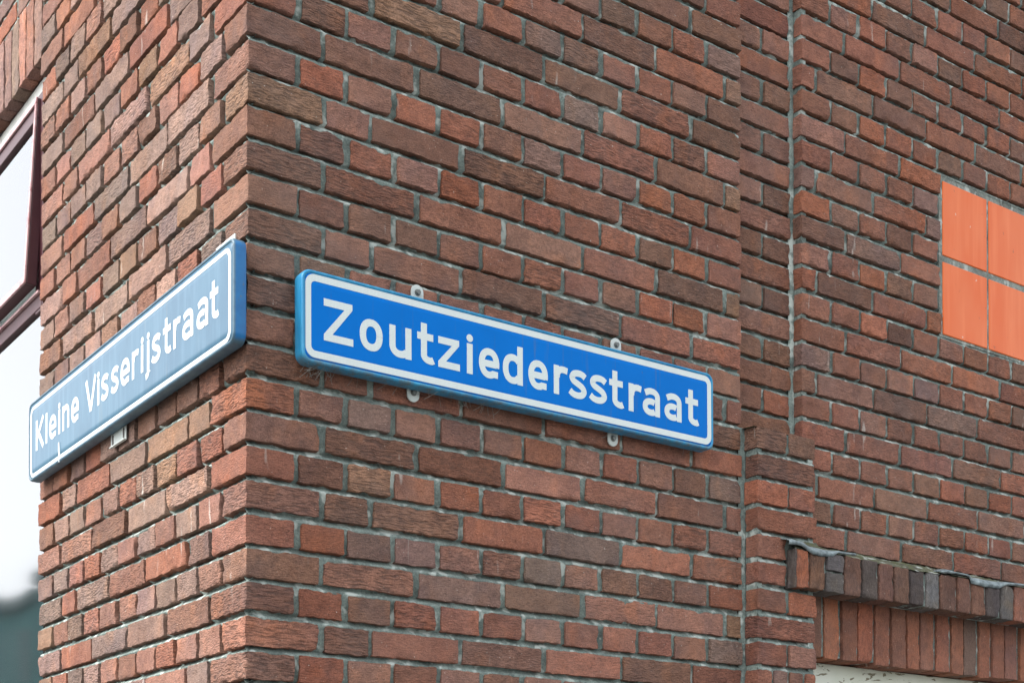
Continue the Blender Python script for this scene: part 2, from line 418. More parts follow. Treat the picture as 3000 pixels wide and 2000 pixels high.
P_ = [mortar_sheet('m', 'y', .0035, XR-.002, 0, -22, 51),
      mortar_sheet('m', 'x', .0035, YL-.004, 0, -22, 51, deep=1.25),
      mortar_sheet('m', 'x', YL-.004, 3.0, 0, -22, -10),
      mortar_sheet('m', 'y', 1.243, 1.468, .041, -22, 51),
      mortar_sheet('m', 'y', X0+.003, 3.02, YW, -24, 13, skip=tile_hole),
      mortar_sheet('m', 'y', PX0+.004, PX1-.003, PY, 9, 51, skip=lambda x, y, z: z-Z0 > -.567)]
sheets('mortar', P_, M_MORTAR, BUILD)
b = MB()      # mortar of the returns, ledge, soldier course
b.box(XR-.012, XR-.003, .012, .0445, Z0-3.2, Z0+1.4)
b.box(X0+.0035, X0+.02, YW+.006, .047, Z0-3.2, Z0+1.4)
b.box(PX0+.0045, PX0+.02, PY+.007, .0015, Z0-3.2, Z0-.566)
b.box(PX1-.02, PX1-.0035, PY+.006, .04, Z0-3.2, Z0-.566)
b.box(1.3675, 2.68, -.0555, .008, Z0-.922, Z0-.842)
b.box(1.470, 2.68, .0195, .09, Z0-1.064, Z0-.875)
b.box(.005, .034, YL+.002, 2.95, Z0+.436, Z0+.64)
b.obj('joint_mortar', M_MORTAR, BUILD)
# vertical mortar joints in the two inner corners
def fillet(name, pts, z0, z1, mat, seg=.02):
    V = []; F = []; n = len(pts); zz = np.arange(z0, z1, seg)
    for i, z in enumerate(zz):
        for j, (x, y) in enumerate(pts):
            k = .0012*vnoise(np.array([[x*40+j*3, y*40, z*33]]))[0]; V.append((x+k, y+k, z))
    for i in range(len(zz)-1):
        for j in range(n-1): F.append((i*n+j, i*n+j+1, (i+1)*n+j+1, (i+1)*n+j))
    return mesh(name, V, F, mat, BUILD, True)
M_PALE = mat_mortar('pale_mortar', (.20, .22, .20))
fillet('corner_joint', [(1.4500, .0450), (1.4530, .0405), (1.4570, .0385), (1.4640, .0385)], Z0-.62, Z0+1.3, M_MORTAR)
fillet('corner_joint', [(1.2420, .006), (1.2470, .0030), (1.2540, .0020), (1.2620, .0020)], Z0-3.1, Z0-.545, M_MORTAR)
# mossy weathering fillets: top of ledge, top of pier
b = MB(); n = 70
def rough_slope(name, x0, x1, pa, pb, mat, n=70, amp=.003):
    V = []; F = []; m = 6
    for i in range(n+1):
        x = x0+(x1-x0)*i/n
        for j in range(m+1):
            t = j/m; y = pa[0]*(1-t)+pb[0]*t; z = pa[1]*(1-t)+pb[1]*t
            k = amp*vnoise(np.array([[x*70, t*3+.3, z*9]]))[0]+amp*.5*vnoise(np.array([[x*190, t*7+.3, z*9]]))[0]
            V.append((x, y, z+k+Z0))
    w_ = m+1
    for i in range(n):
        for j in range(m): F.append((i*w_+j, (i+1)*w_+j, (i+1)*w_+j+1, i*w_+j+1))
    return mesh(name, V, F, mat, BUILD, True)
rough_slope('ledge_bedding', 1.459, 2.69, (-.062, -.8375), (.012, -.8010), M_MOSSY, 150)
rough_slope('ledge_bedding', 1.360, 1.459, (-.062, -.8375), (-.034, -.8080), M_MOSSY, 16)
rough_slope('pier_cap', 1.250, 1.452, (-.038, -.5655), (.041, -.5560), M_MOSSY, 24, .002)
# solid body of the building behind the brick skin and beyond the detailed part
def mat_farbrick():
    N = NM('far_brick'); t = N.n('TexBrick'); g = N.n('NewGeometry'); sx = N.n('SeparateXYZ'); N.l(g.outputs['Position'], sx.inputs[0])
    cm = N.n('CombineXYZ'); N.l(N.math('ADD', sx.outputs[0], sx.outputs[1]), cm.inputs[0]); N.l(sx.outputs[2], cm.inputs[1]); N.l(cm.outputs[0], t.inputs['Vector'])
    t.inputs['Scale'].default_value = 1; t.inputs['Brick Width'].default_value = .21; t.inputs['Row Height'].default_value = HC
    t.inputs['Mortar Size'].default_value = .005; t.offset = .5
    t.inputs['Color1'].default_value = (*srgb(150, 86, 70), 1); t.inputs['Color2'].default_value = (*srgb(110, 76, 66), 1); t.inputs['Mortar'].default_value = (.13, .145, .135, 1)
    return N.fin(t.outputs[0], .9, N.bump(N.math('ADD', t.outputs[1], 0.), -.6, .004))
M_FAR = mat_farbrick()
b = MB()
b.box(.30, 1.40, .30, 4.9, .0, 8.0)                       # core, well behind the skins
b.box(1.40, 5.0, .30, 4.9, .0, 8.0)
b.box(.014, 5.0, .0951, .30, Z0+1.49, 8.0); b.box(.014, .30, .30, 4.9, Z0+1.40, 8.0)
b.box(3.02, 5.0, .012, .30, .0, Z0+1.49)
b.box(.01, .30, 5.0, 8.0, .0, 8.0)
b.obj('core', M_FAR, BUILD)

# ------------------------------------------------------------------ orange tile panel
def mat_tile():
    N = NM('glazed_orange_tile'); o = N.obj()
    a = N.noise(N.scalev(o, (1, 1, .5)), 7, 3, .5); c0 = N.n('Attribute', attribute_name='tint', attribute_type='OBJECT')
    c = N.mix(N.mapr(a, .40, .62), srgb(204, 91, 30), srgb(206, 102, 50))
    st = N.noise(N.scalev(o, (40, 40, 3)), 1., 2); c = N.mix(N.mapr(st, .5, .72, 0, .35), c, srgb(222, 126, 78))
    c = N.mix(N.mapr(N.noise(o, 60, 2), .72, .77, 0, .6), c, (.25, .07, .03)); c = N.mix(N.mapr(N.noise(o, 42, 1), .80, .81, 0, .6), c, (.6, .5, .4))
    return N.fin(c, .4, N.bump(N.noise(o, 12, 2), .25, .002), spec=.25)
M_TILE = mat_tile()
TP = empty('tile_panel', (1.99, YW, Z0+.03), 'panel of glazed orange square tiles let into the right-hand brick wall', 'tiles')
def tlocal(o): o.location = (-1.99, -YW, -Z0-.03); return o
cols = [(1.9990, 2.1865), (2.1955, 2.385), (2.394, 2.583)]; rws = [(.0305, .2275), (-.1785, .0135)]
for (a, bb) in cols:
    for (c0, c1) in rws:
        tlocal(MB().box(a, bb, YW+.0015, YW+.02, Z0+c0, Z0+c1).obj('tile', M_TILE, TP, bevel=.0022))
pj = mortar_sheet('m', 'y', 1.986, 2.596, YW+.0015, -5, 4)
tb = MB(); tb.box(1.986, 2.596, YW+.0042, YW+.03, Z0-.186, Z0+.247); tlocal(tb.obj('grout', M_PALE, TP))

# ------------------------------------------------------------------ painted board with flaking paint under the soldier course
def mat_paint():
    N = NM('flaking_cream_paint'); o = N.obj()
    fl = N.noise(N.scalev(o, (22, 22, 60)), 1., 4, .55, .6); m = N.mapr(fl, .60, .61)
    c = N.mix(N.mapr(N.noise(o, 9, 3), .3, .7), (.50, .53, .43), (.58, .60, .52))
    cr = N.mapr(N.noise(N.scalev(o, (30, 30, 90)), 1., 5, .7), .60, .62, 0, .35); c = N.mix(cr, c, (.33, .35, .27))
    c = N.mix(m, c, (.17, .15, .09)); N.l(N.math('SUBTRACT', 1., m), N.n('Math').inputs[0])
    return N.fin(c, .55, N.bump(N.math('SUBTRACT', 1., m), .8, .0015))
DF = MB(); DF.box(1.45, 2.75, .075, .11, Z0-1.35, Z0-1.0705)
DF.box(1.45, 1.50, .070, .11, 0.02, Z0-1.352); DF.box(2.70, 2.75, .070, .11, 0.02, Z0-1.352)
d_ = DF.obj('frame_head', mat_paint(), BUILD, bevel=.002); d_['label'] = 'cream painted board with flaking paint under the upright bricks'
N = NM('door_paint'); M_DOOR = N.fin((.05, .09, .08), .4)
MB().box(1.50, 2.70, .10, .12, .02, Z0-1.352).obj('door', M_DOOR, BUILD)

# ------------------------------------------------------------------ lead flashing
def mat_lead():
    N = NM('lead'); o = N.obj(); a = N.noise(o, 45, 4, .6)
    c = N.mix(N.mapr(a, .35, .68), (.05, .07, .078), (.24, .30, .31))
    return N.fin(c, .5, N.bump(N.noise(o, 60, 3), .8, .004), spec=.6)
M_LEAD = mat_lead()
def flashing(top, bot, label):
    x0 = max(top[0][0], bot[0][0]); x1 = min(top[-1][0], bot[-1][0]); n = 64; rows = 9
    tx, tz = zip(*top); bx, bz = zip(*bot); V = []; F = []
    for i in range(n+1):
        x = x0+(x1-x0)*i/n; zt = np.interp(x, tx, tz)+.005; zb_ = np.interp(x, bx, bz)
        if zb_ > zt-.0035: zb_ = zt-.0035
        sag = min(1., (zt-zb_)/.012)
        for j in range(rows+1):
            t = j/rows; z = zt*(1-t)+zb_*t
            y = -.0685-.003*math.sin(math.pi*t)*sag+(.034*(1-t)**3)+(.003*t**5)
            y += .0016*vnoise(np.array([[x*45, t*2.5, 1.]]))[0]
            V.append((x, y, z+Z0))
    w_ = rows+1
    for i in range(n):
        for j in range(rows): F.append((i*w_+j, i*w_+j+1, (i+1)*w_+j+1, (i+1)*w_+j))
    o = mesh('lead_flashing', V, F, M_LEAD, BUILD, True); m = o.modifiers.new('s', 'SOLIDIFY'); m.thickness = .0018; m.offset = 0
    o['label'] = label; return o
flashing([[1.3324, -.8186], [1.3541, -.8165], [1.3758, -.8213], [1.3978, -.8261], [1.4311, -.8249], [1.4647, -.8268], [1.4988, -.8279], [1.5600, -.8265]],
         [[1.3324, -.8314], [1.354, -.8294], [1.3758, -.8296], [1.3977, -.8383], [1.4132, -.8448], [1.4422, -.8466], [1.4805, -.8426], [1.4988, -.8318], [1.5600, -.8300]],
         'lead flashing drooping over the left end of the ledge')
flashing([[1.8842, -.8317], [1.9103, -.8217], [1.9365, -.827], [2.0031, -.8276], [2.0574, -.8285], [2.1266, -.8277], [2.2265, -.8240], [2.32, -.826], [2.45, -.826]],
         [[1.8842, -.8331], [1.9102, -.8309], [1.9453, -.8287], [1.9986, -.8291], [2.0052, -.8471], [2.0618, -.8493], [2.1218, -.8478], [2.1546, -.8346], [2.2265, -.8296], [2.32, -.843], [2.45, -.830]],
         'lead flashing along the right part of the ledge')

# ------------------------------------------------------------------ side window
def mat_simple(name, col, rough=.5, darken=.25, bs=.3, sc=30, spec=.5):
    N = NM(name); o = N.obj(); a = N.noise(o, sc, 4, .6)
    c = N.mix(N.mapr(a, .35, .75), col, tuple(x*(1-darken) for x in col))
    return N.fin(c, rough, N.bump(a, bs, .001), spec=spec)
M_MAROON = mat_simple('maroon_paint', srgb(62, 20, 28), .5)
def mat_faded():
    N = NM('faded_maroon_paint'); o = N.obj(); a = N.noise(o, 18, 4, .7)
    c = N.mix(N.mapr(a, .50, .70), srgb(172, 140, 140), srgb(120, 62, 66)); return N.fin(c, .5, N.bump(a, .3, .001))
M_FADED = mat_faded()
M_WHITE = mat_simple('white_frame_paint', (.62, .64, .60), .5, .12)
def mat_glass():
    N = NM('window_glass'); t = N.t; out = t.nodes['Material Output']
    o = N.obj(); tr = N.n('BsdfTransparent'); tr.inputs[0].default_value = (.93, .97, .96, 1)
    gl = N.n('BsdfGlossy'); gl.inputs['Roughness'].default_value = .055; gl.inputs[0].default_value = (1, 1, 1, 1)
    nb = N.bump(N.noise(o, 1.6, 0), .25, .02); N.l(nb, gl.inputs['Normal'])
    fr = N.n('Fresnel'); fr.inputs[0].default_value = 3.0; N.l(nb, fr.inputs['Normal'])
    mx = N.n('MixShader'); N.l(fr.outputs[0], mx.inputs[0]); N.l(tr.outputs[0], mx.inputs[1]); N.l(gl.outputs[0], mx.inputs[2]); N.l(mx.outputs[0], out.inputs[0])
    return N.m
M_GLASS = mat_glass()
WIN = bpy.data.objects.new('window', None); WIN.location = (0, YL, Z0-.9); link(WIN, BUILD)
WIN['label'] = 'maroon window with its top-hung sash standing open'
def wl(o): o.location = (0, -YL, -Z0+.9); return o
b = MB()
b.box(.020, .09, YL+.0, YL+.014, Z0-1.9, Z0-.19); b.box(.034, .09, YL+.0, YL+.028, Z0-.19, Z0+.428); b.box(.034, .09, YL+.028, 3.0, Z0+.372, Z0+.428)
wl(b.obj('outer_frame', M_WHITE, WIN, bevel=.002))
b = MB()
b.box(.006, .0335, YL+.004, YL+.060, Z0-.1965, Z0+.352); b.box(.006, .0335, YL+.060, 3.0, Z0+.312, Z0+.352)
b.box(.004, .030, YL+.010, 3.0, Z0-.190, Z0-.150)
b.box(.034, .075, YL+.0285, YL+.062, Z0-.1965, Z0+.352)
wl(b.obj('frame', M_MAROON, WIN, bevel=.002))
wl(MB().box(-.004, .0035, YL+.010, 3.0, Z0-.156, Z0-.150).obj('transom_edge', M_FADED, WIN))
wl(MB().box(.014, .018, YL+.006, 3.0, Z0-1.9, Z0-.186).obj('pane', M_GLASS, WIN))
M_BACKING = mat_simple('white_backing', (.78, .80, .79), .8, .06)
wl(MB().box(.066, .070, YL+.064, 3.0, Z0-1.9, Z0+.42).obj('pane_backing', M_BACKING, WIN))  # white sheet added behind the glass to brighten the panes
# sash: hinged at the top, bottom pushed out
SY0, SY1 = 1.200, 2.05; ST, SB = .340, -.134
ang = math.atan2(.028, ST-SB)
SASH = bpy.data.objects.new('sash', None); link(SASH, WIN)
SASH.location = (0.001, SY0-YL, ST+.9); SASH.rotation_euler = (0, ang, 0)
def sash_box(name, mat, boxes, bev=.002):
    b = MB()
    for q in boxes: b.box(*q)
    return b.obj(name, mat, SASH, bevel=bev)
H_ = ST-SB
Wd = SY1-SY0
sash_box('sash_rail', M_FADED, [(-.006, .0, 0, Wd, -.016, 0), (-.006, .0, 0, .011, -H_, -.016), (-.006, .0, Wd-.016, Wd, -H_, -.016), (-.006, 0, .011, Wd-.016, -H_, -H_+.018)])
sash_box('sash_stile', M_MAROON, [(.0003, .026, .001, Wd-.001, -.052, -.001), (.0003, .026, .001, .016, -H_+.001, -.052), (.0003, .026, Wd-.05, Wd-.001, -H_+.001, -.052), (.0003, .026, .016, Wd-.05, -H_+.001, -H_+.024)])
sash_box('sash_pane', M_GLASS, [(.009, .012, .014, Wd-.04, -H_+.02, -.045)], 0)
# fixed light next to it
b = MB(); b.box(.010, .0335, 2.055, 2.11, Z0-.15, Z0+.31); wl(b.obj('mullion', M_MAROON, WIN))
wl(MB().box(.050, .054, 2.11, 3.0, Z0-.15, Z0+.31).obj('pane', M_GLASS, WIN))

# ------------------------------------------------------------------ street name signs
def rrect(cx, cy, w_, h_, r, n=8):
    pts = []
    for (sx, sy, a0) in ((1, 1, 0), (-1, 1, 90), (-1, -1, 180), (1, -1, 270)):
        for i in range(n+1):
            a = math.radians(a0+90*i/n); pts.append((cx+sx*(w_/2-r)+r*math.cos(a), cy+sy*(h_/2-r)+r*math.sin(a)))
    return pts
def mat_sign(name, c1, c2, chalk=0., rough=.35):
    N = NM(name); o = N.obj(); a = N.noise(o, 6, 4, .6); c = N.mix(N.mapr(a, .3, .7), c1, c2)
    st = N.noise(N.scalev(o, (60, 60, 5)), 1., 3, .6); c = N.mix(N.mapr(st, .48, .75, 0, .25+chalk), c, tuple(min(1, x*1.25+.04+chalk*.2) for x in c2))
    zz = N.n('SeparateXYZ'); N.l(o, zz.inputs[0])
    d = N.mapr(N.noise(o, 90, 3, .7), .70, .78, 0, .55)
    low = N.math('MULTIPLY', N.mapr(zz.outputs[2], .016, .001), N.mapr(N.noise(o, 38, 5, .75), .38, .62, 0, .85)); d = N.math('MAXIMUM', d, low)
    drip = N.math('MULTIPLY', N.mapr(N.noise(N.scalev(o, (95, 95, 7)), 1., 2), .62, .74, 0, .28), N.mapr(N.noise(o, 4, 1), .45, .6)); d = N.math('MAXIMUM', d, drip); c = N.mix(d, c, (.10, .11, .10))
    g = N.noise(o, 500, 2); return N.fin(c, rough, N.bump(g, .12, .0004), spec=(.06 if chalk < 0 else .25))
M_BLUE = mat_sign('retroreflective_blue', srgb(0, 98, 176), srgb(0, 104, 186), -.24, .5)
M_BLUE_EDGE = mat_sign('weathered_blue_rim', srgb(14, 104, 150), srgb(50, 136, 172), .1, .45)
M_FADEB = mat_sign('sun_faded_blue', srgb(46, 80, 102), srgb(58, 94, 114), .08, .32)
def mat_rim2():
    N = NM('faded_blue_rim'); o = N.obj(); sx = N.n('SeparateXYZ'); N.l(o, sx.inputs[0])
    e = N.math('ADD', sx.outputs[0], N.math('MULTIPLY', N.noise(o, 60, 3), .006)); f = N.mapr(e, 1.166, 1.171)
    ed = N.math('MULTIPLY', f, N.mapr(sx.outputs[1], -.024, -.020)); a = N.noise(o, 45, 4, .6)
    pale = N.mix(N.mapr(a, .35, .7), srgb(44, 74, 92), srgb(70, 98, 110)); deep = N.mix(N.mapr(a, .35, .7), srgb(8, 84, 136), srgb(14, 98, 150))
    c = N.mix(ed, pale, deep); c = N.mix(N.mapr(N.noise(o, 110, 3, .7), .62, .70, 0, .7), c, (.09, .10, .09))
    return N.fin(c, .45, N.bump(a, .2, .001), spec=.4)
M_FADEB_EDGE = mat_rim2()
def mat_letter(name, col, wear=0.):
    N = NM(name); o = N.obj(); v = N.n('TexVoronoi'); v.feature = 'DISTANCE_TO_EDGE'; v.inputs['Scale'].default_value = 330; v.inputs['Randomness'].default_value = .15; N.l(o, v.inputs['Vector'])
    c = N.mix(N.mapr(v.outputs[0], .02, .14), tuple(x*.80 for x in col), col)
    c = N.mix(N.mapr(N.noise(o, 25, 4, .6), .5, .75, 0, .35), c, tuple(x*.78 for x in col))
    if wear: c = N.mix(N.mapr(N.noise(o, 75, 4, .75), .60, .66, 0, wear), c, (.35, .42, .48))
    return N.fin(c, .45, spec=.5)
M_LET = mat_letter('reflective_white', (.54, .60, .58)); M_LET2 = mat_letter('white_film', (.50, .53, .54), .9)
M_GALV = mat_simple('grey_painted_steel', (.48, .52, .49), .45, .25)
M_BOLT = mat_simple('zinc_bolt', (.13, .14, .13), .4, .4); M_SLOT = mat_simple('slot_shade', (.06, .05, .045), .7, .4)

# lettering: pen strokes of constant width (road-sign face), X = x-height 1 -> 60 mm, cap height 78 mm
def arc(cx, cy, rx, ry, a0, a1, n=18, p=2.0):
    out = []
    for i in range(n+1):
        a = math.radians(a0+(a1-a0)*i/n); c, s = math.cos(a), math.sin(a)
        out.append((cx+rx*math.copysign(abs(c)**(2/p), c), cy+ry*math.copysign(abs(s)**(2/p), s)))
    return out
def crom(P, n=5):
    out = []; P = [np.array(p, float) for p in P]; Q = [2*P[0]-P[1]]+P+[2*P[-1]-P[-2]]
    for i in range(1, len(Q)-2):
        for k in range(n):
            t = k/n; out.append(tuple(.5*((2*Q[i])+(Q[i+1]-Q[i-1])*t+(2*Q[i-1]-5*Q[i]+4*Q[i+1]-Q[i+2])*t*t+(3*Q[i]-Q[i-1]-3*Q[i+1]+Q[i+2])*t**3)))
    return out+[tuple(P[-1])]
def glyph(ch, w_, sw, X=60., C=78.):
    """list of centre-line strokes in mm, origin at bottom left of the ink"""
    h = sw/2; r = w_-h; xh = X-h; S = []
    bw = (w_-sw)/2; cx = w_/2; cy = X/2; ry = X/2-h
    if ch == 'Z': return [('poly', [(w_*.02, C-h), (w_-h*1.15, C-h), (h*1.15, h), (w_, h)])]
    if ch == 'z': return [('poly', [(w_*.02, xh), (w_-h*1.2, xh), (h*1.2, h), (w_, h)])]
    if ch == 'o': return [('line', arc(cx, cy, bw, ry, 0, 360, 40, 2.25))]
    if ch == 'u': return [('line', [(h, X)]+[(h, X*.42)]+arc(h+bw*.98, X*.38, bw*.98, X*.38-h, 180, 325, 20, 2.2)), ('line', [(r, X), (r, 0)])]
    if ch == 'n': return [('line', [(h, 0), (h, X)]), ('line', [(r, 0), (r, X*.58)]+arc(h+bw*.98+bw*.04, X*.60, bw*.98, X*.40-h, 0, 148, 20, 2.2))]
    if ch == 't':
        s_ = w_*.40
        return [('line', [(s_, C), (s_, X*.30)]+arc(s_+w_*.40, X*.27, w_*.40, X*.27-h, 180, 280, 14)+[(w_*.985, h*1.35)]), ('line', [(0, X-h*1.15), (w_*.97, X-h*1.15)])]
    if ch == 'i': return [('line', [(w_/2, 0), (w_/2, X)]), ('disc', (w_/2, C-h*1.05, h*1.12))]
    if ch == 'j': return [('line', [(w_-h, X), (w_-h, -X*.10)]+arc(w_-h-w_*.55, -X*.10, w_*.55, X*.16, 0, -85, 8)), ('disc', (w_-h, C-h*1.05, h*1.12))]
    if ch == 'l': return [('line', [(w_/2, 0), (w_/2, C)])]
    if ch == 'e': return [('line', [(h*1.2, cy*.97), (r, cy*.97)]), ('line', arc(cx, cy, bw, ry, -14, 300, 36, 2.2)+[(w_*.93, X*.155)])]
    if ch == 'd': return [('line', [(r, 0), (r, C)]), ('line', arc(cx, cy, bw, ry, 38, 322, 30, 2.25))]
    if ch == 'r': return [('line', [(h, 0), (h, X)]), ('line', crom([(h*1.25, X*.60), (h+w_*.09, X*.755), (h+w_*.27, X*.865), (h+w_*.52, X*.885), (w_*.965, X*.86)]))]
    if ch == 's':
        return [('line', crom([(w_*a_, X*b_) for a_, b_ in ((.93, .785), (.78, .86), (.55, .888), (.29, .85), (.165, .72), (.26, .60), (.5, .52), (.76, .42), (.865, .28), (.74, .155), (.48, .112), (.22, .145), (.03, .235))]))]
    if ch == 'a':
        return [('line', [(w_*.14, X*.80)]+arc(w_*.50, X*.67, r-w_*.50, X*.33-h, 122, 0, 14, 2.2)+[(r, 0)]),
                ('line', arc(w_*.47, X*.315, w_*.47-h, X*.315-h, 52, 360-48, 28, 2.2))]
    if ch == 'K': return [('line', [(h, 0), (h, C)]), ('line', [(h, C*.34), (w_-h*.9, C)]), ('line', [(w_*.36, C*.52), (w_-h*.9, 0)])]
    if ch == 'V': return [('line', [(h*.9, C), (w_/2, 0)]), ('line', [(w_-h*.9, C), (w_/2, 0)])]
    raise ValueError(ch)
def offset_poly(pts, hw):
    n = len(pts); L, R = [], []
    for i in range(n):
        a = np.array(pts[max(i-1, 0)]); c = np.array(pts[min(i+1, n-1)]); p = np.array(pts[i])
        t1 = p-a; t2 = c-p
        if i == 0: t1 = t2
        if i == n-1: t2 = t1
        t1 = t1/(np.linalg.norm(t1)+1e-9); t2 = t2/(np.linalg.norm(t2)+1e-9); t = t1+t2; t /= np.linalg.norm(t)+1e-9
        m = np.array([-t[1], t[0]]); sc = hw/max(.45, float(np.dot(m, [-t1[1], t1[0]])))
        L.append(p+m*sc); R.append(p-m*sc)
    return L, R
def lettering(name, items, base, face, thick, tilt_fn, mat, parent, sw):
    """items: (char, x0 mm, x1 mm); face maps (x m, z m, depth) to local coordinates"""
    b = MB(); lay = 0
    for ch, x0, x1, X, C in items:
        for st in glyph(ch, x1-x0, sw, X, C):
            lay = (lay+1) % 3; d = thick+lay*.00006
            if st[0] == 'disc':
                cx, cz, r_ = st[1]; pts = [(x0+cx+r_*math.cos(a), base+cz+r_*math.sin(a)) for a in np.linspace(0, 2*math.pi, 20)[:-1]]
                b.prism(pts, lambda u, v, d=d: face(u/1000, v/1000, d), lambda u, v: face(u/1000, v/1000, 0.)); continue
            if st[0] == 'poly':
                # Z: horizontal bars and diagonal with cut ends
                (ax, az), (bx_, bz), (cx, cz), (dx, dz) = st[1]; h = sw/2; w_ = x1-x0
                dg = sw*1.32
                pts = [(0, az+h), (w_-h*.25, az+h), (w_-h*.25, az-h*.6), (dg, h*2), (w_, h*2), (w_, 0), (0, 0), (0, h*1.7), (w_-dg-h*.1, az-h), (0, az-h)]
                pts = [(x0+u, base+v) for u, v in pts]
                quads = [(0, 1, 2, 8), (0, 8, 9), (2, 3, 7, 8), (3, 4, 5, 6), (3, 6, 7)]
                n0 = len(b.V); b.V += [face(u/1000, v/1000, d) for u, v in pts]+[face(u/1000, v/1000, 0.) for u, v in pts]
                b.F += [tuple(n0+i for i in q) for q in quads]
                k = len(pts); b.F += [(n0+i, n0+(i+1) % k, n0+k+(i+1) % k, n0+k+i) for i in range(k)]; continue
            pl = st[1]; L, R = offset_poly(pl, sw/2); n0 = len(b.V); k = len(pl)
            # level cuts for vertical stems come out square from the offset already
            for q, dd in ((L, d), (R, d), (L, 0.), (R, 0.)):
                b.V += [face((x0+p[0])/1000, (base+p[1])/1000, dd) for p in q]
            for i in range(k-1):
                b.F += [(n0+i, n0+i+1, n0+k+i+1, n0+k+i), (n0+i, n0+2*k+i, n0+2*k+i+1, n0+i+1), (n0+k+i, n0+k+i+1, n0+3*k+i+1, n0+3*k+i)]
            b.F += [(n0, n0+k, n0+3*k, n0+2*k), (n0+k-1, n0+3*k-1, n0+4*k-1, n0+2*k-1)]
    return b.obj(name, mat, parent)
def shell(name, loops, mat, parent, face, cap=True):
    b = MB(); n = None
    for (w_, h_, r, d, off) in loops:
        p = rrect(off[0], off[1], w_, h_, r); n = len(p); b.V += [face(u, v, d) for u, v in p]
    m = len(loops)
    for i in range(m-1):
        for j in range(n): b.F.append((i*n+j, i*n+(j+1) % n, (i+1)*n+(j+1) % n, (i+1)*n+j))
    if cap: b.F.append(tuple((m-1)*n+j for j in range(n)))
    o = b.obj(name, mat, parent)
    for p in o.data.polygons:
        if len(p.vertices) == 4: p.use_smooth = True
    return o
def sign(name, label, origin, rot, W, Hs, depth, rimw, mats, text, sw, borders, basez, r=.020, tilt=0.):
    """local frame: +X along the text, +Z up, -Y out of the wall; origin = left bottom of the plate on the wall side"""
    root = empty(name, origin, label, 'street sign', rot)
    face = lambda u, v, d: (u, -depth-d, v)
    c = (W/2, Hs/2); mf, me_, ml = mats
    D = lambda i, d: (W-2*i, Hs-2*i, max(r-i, .004), d, c)
    full = lambda u, v, d: (u, -d, v)
    shell('rim', [D(.004, 0), D(.0005, .001), D(0, .004), D(0, depth-.005), D(.0008, depth-.002), D(.0024, depth), D(.0045, depth+.0004), D(.0062, depth-.0004), D(.0075, depth-.0016)], me_, root, full, cap=False)
    shell('back', [D(.0045, .0005), D(.02, .0004)], me_, root, full)
    shell('plate', [D(.0072, depth-.0022), D(.0078, depth-.0012), D(.03, depth-.0012)], mf, root, full)
    bo, bi, ro, ri = borders
    b = MB(); p1 = rrect((bo[0]+bo[2])/2, (bo[1]+bo[3])/2, bo[2]-bo[0], bo[3]-bo[1], ro); p2 = rrect((bi[0]+bi[2])/2, (bi[1]+bi[3])/2, bi[2]-bi[0], bi[3]-bi[1], ri); n = len(p1)
    d1 = depth-.0008; d0 = depth-.0014
    b.V = [full(u, v, d1) for u, v in p1]+[full(u, v, d1) for u, v in p2]+[full(u, v, d0) for u, v in p1]+[full(u, v, d0) for u, v in p2]
    for j in range(n):
        k = (j+1) % n; b.F += [(j, k, n+k, n+j), (j, 2*n+j, 2*n+k, k), (n+j, n+k, 3*n+k, 3*n+j)]
    b.obj('border', ml, root)
    lf = lambda u, v, d: (u, -(depth-.0012)-d, v)
    lettering('lettering', text, basez, lf, .0004, None, ml, root, sw)
    return root
T1 = [('Z', 45.7, 107.7), ('o', 121.6, 171.2), ('u', 186.2, 235.4), ('t', 248.7, 286.3), ('z', 296.8, 347.2), ('i', 364, 377.5), ('e', 392.7, 442.1), ('d', 451, 500.6), ('e', 514.8, 564.3), ('r', 579.8, 616.6), ('s', 620.5, 665.5), ('s', 675.0, 720.5), ('t', 728, 766.4), ('r', 781.7, 818.3), ('a', 821.6, 870.7), ('a', 884.2, 934), ('t', 946, 984.5)]
T1 = [(c, a, b_, 60., 78.) for c, a, b_ in T1]
tilt = .0055; W1, H1 = 1.031, .1725
org1 = Vector((.091, -.010, Z0-.5613-H1/2-.0055*.515))
S1 = sign('street_sign', 'bright blue sign reading Zoutziedersstraat on the front brick wall', org1, (0, -tilt, 0), W1, H1, .030, .006, (M_BLUE, M_BLUE_EDGE, M_LET), T1, 13.6,
          ((.0078, H1/2-.0756, 1.0235, H1/2+.0782), (.0195, H1/2-.0625, 1.0118, H1/2+.0656), .019, .009), (H1/2-.0395)*1000)
def bracket(sign_root, x, zlo, zhi, w_, zb, zt, boltz, mat=M_GALV):
    """a steel strap behind the sign whose rounded end shows past the edge, with its bolt"""
    def strap_pts(z_in, z_out):
        s_ = 1 if z_out > z_in else -1; r_ = w_/2; pts = [(x-r_, z_in), (x+r_, z_in)]
        for i in range(13):
            a = math.radians(180*i/12); pts.append((x+r_*math.cos(a), z_out-s_*r_+s_*r_*math.sin(a)))
        return pts
    o = MB().prism(strap_pts(zb, zt), lambda u, v: (u, .0012, v), lambda u, v: (u, .0042, v)).obj('bracket', mat, sign_root, bevel=.0006)
    zc = boltz; hexp = [(x+(.0044)*math.cos(math.radians(60*i+10)), zc+(.0044)*math.sin(math.radians(60*i+10))) for i in range(6)]
    wsh = [(x+.0060*math.cos(math.radians(24*i)), zc+.0060*math.sin(math.radians(24*i))) for i in range(15)]
    m = MB().prism(wsh, lambda u, v: (u, -.0002, v), lambda u, v: (u, .0011, v)).prism(hexp, lambda u, v: (u, -.0048, v), lambda u, v: (u, -.0003, v))
    m.obj('bolt', M_BOLT, o, bevel=.0005)
M_BRK = M_GALV
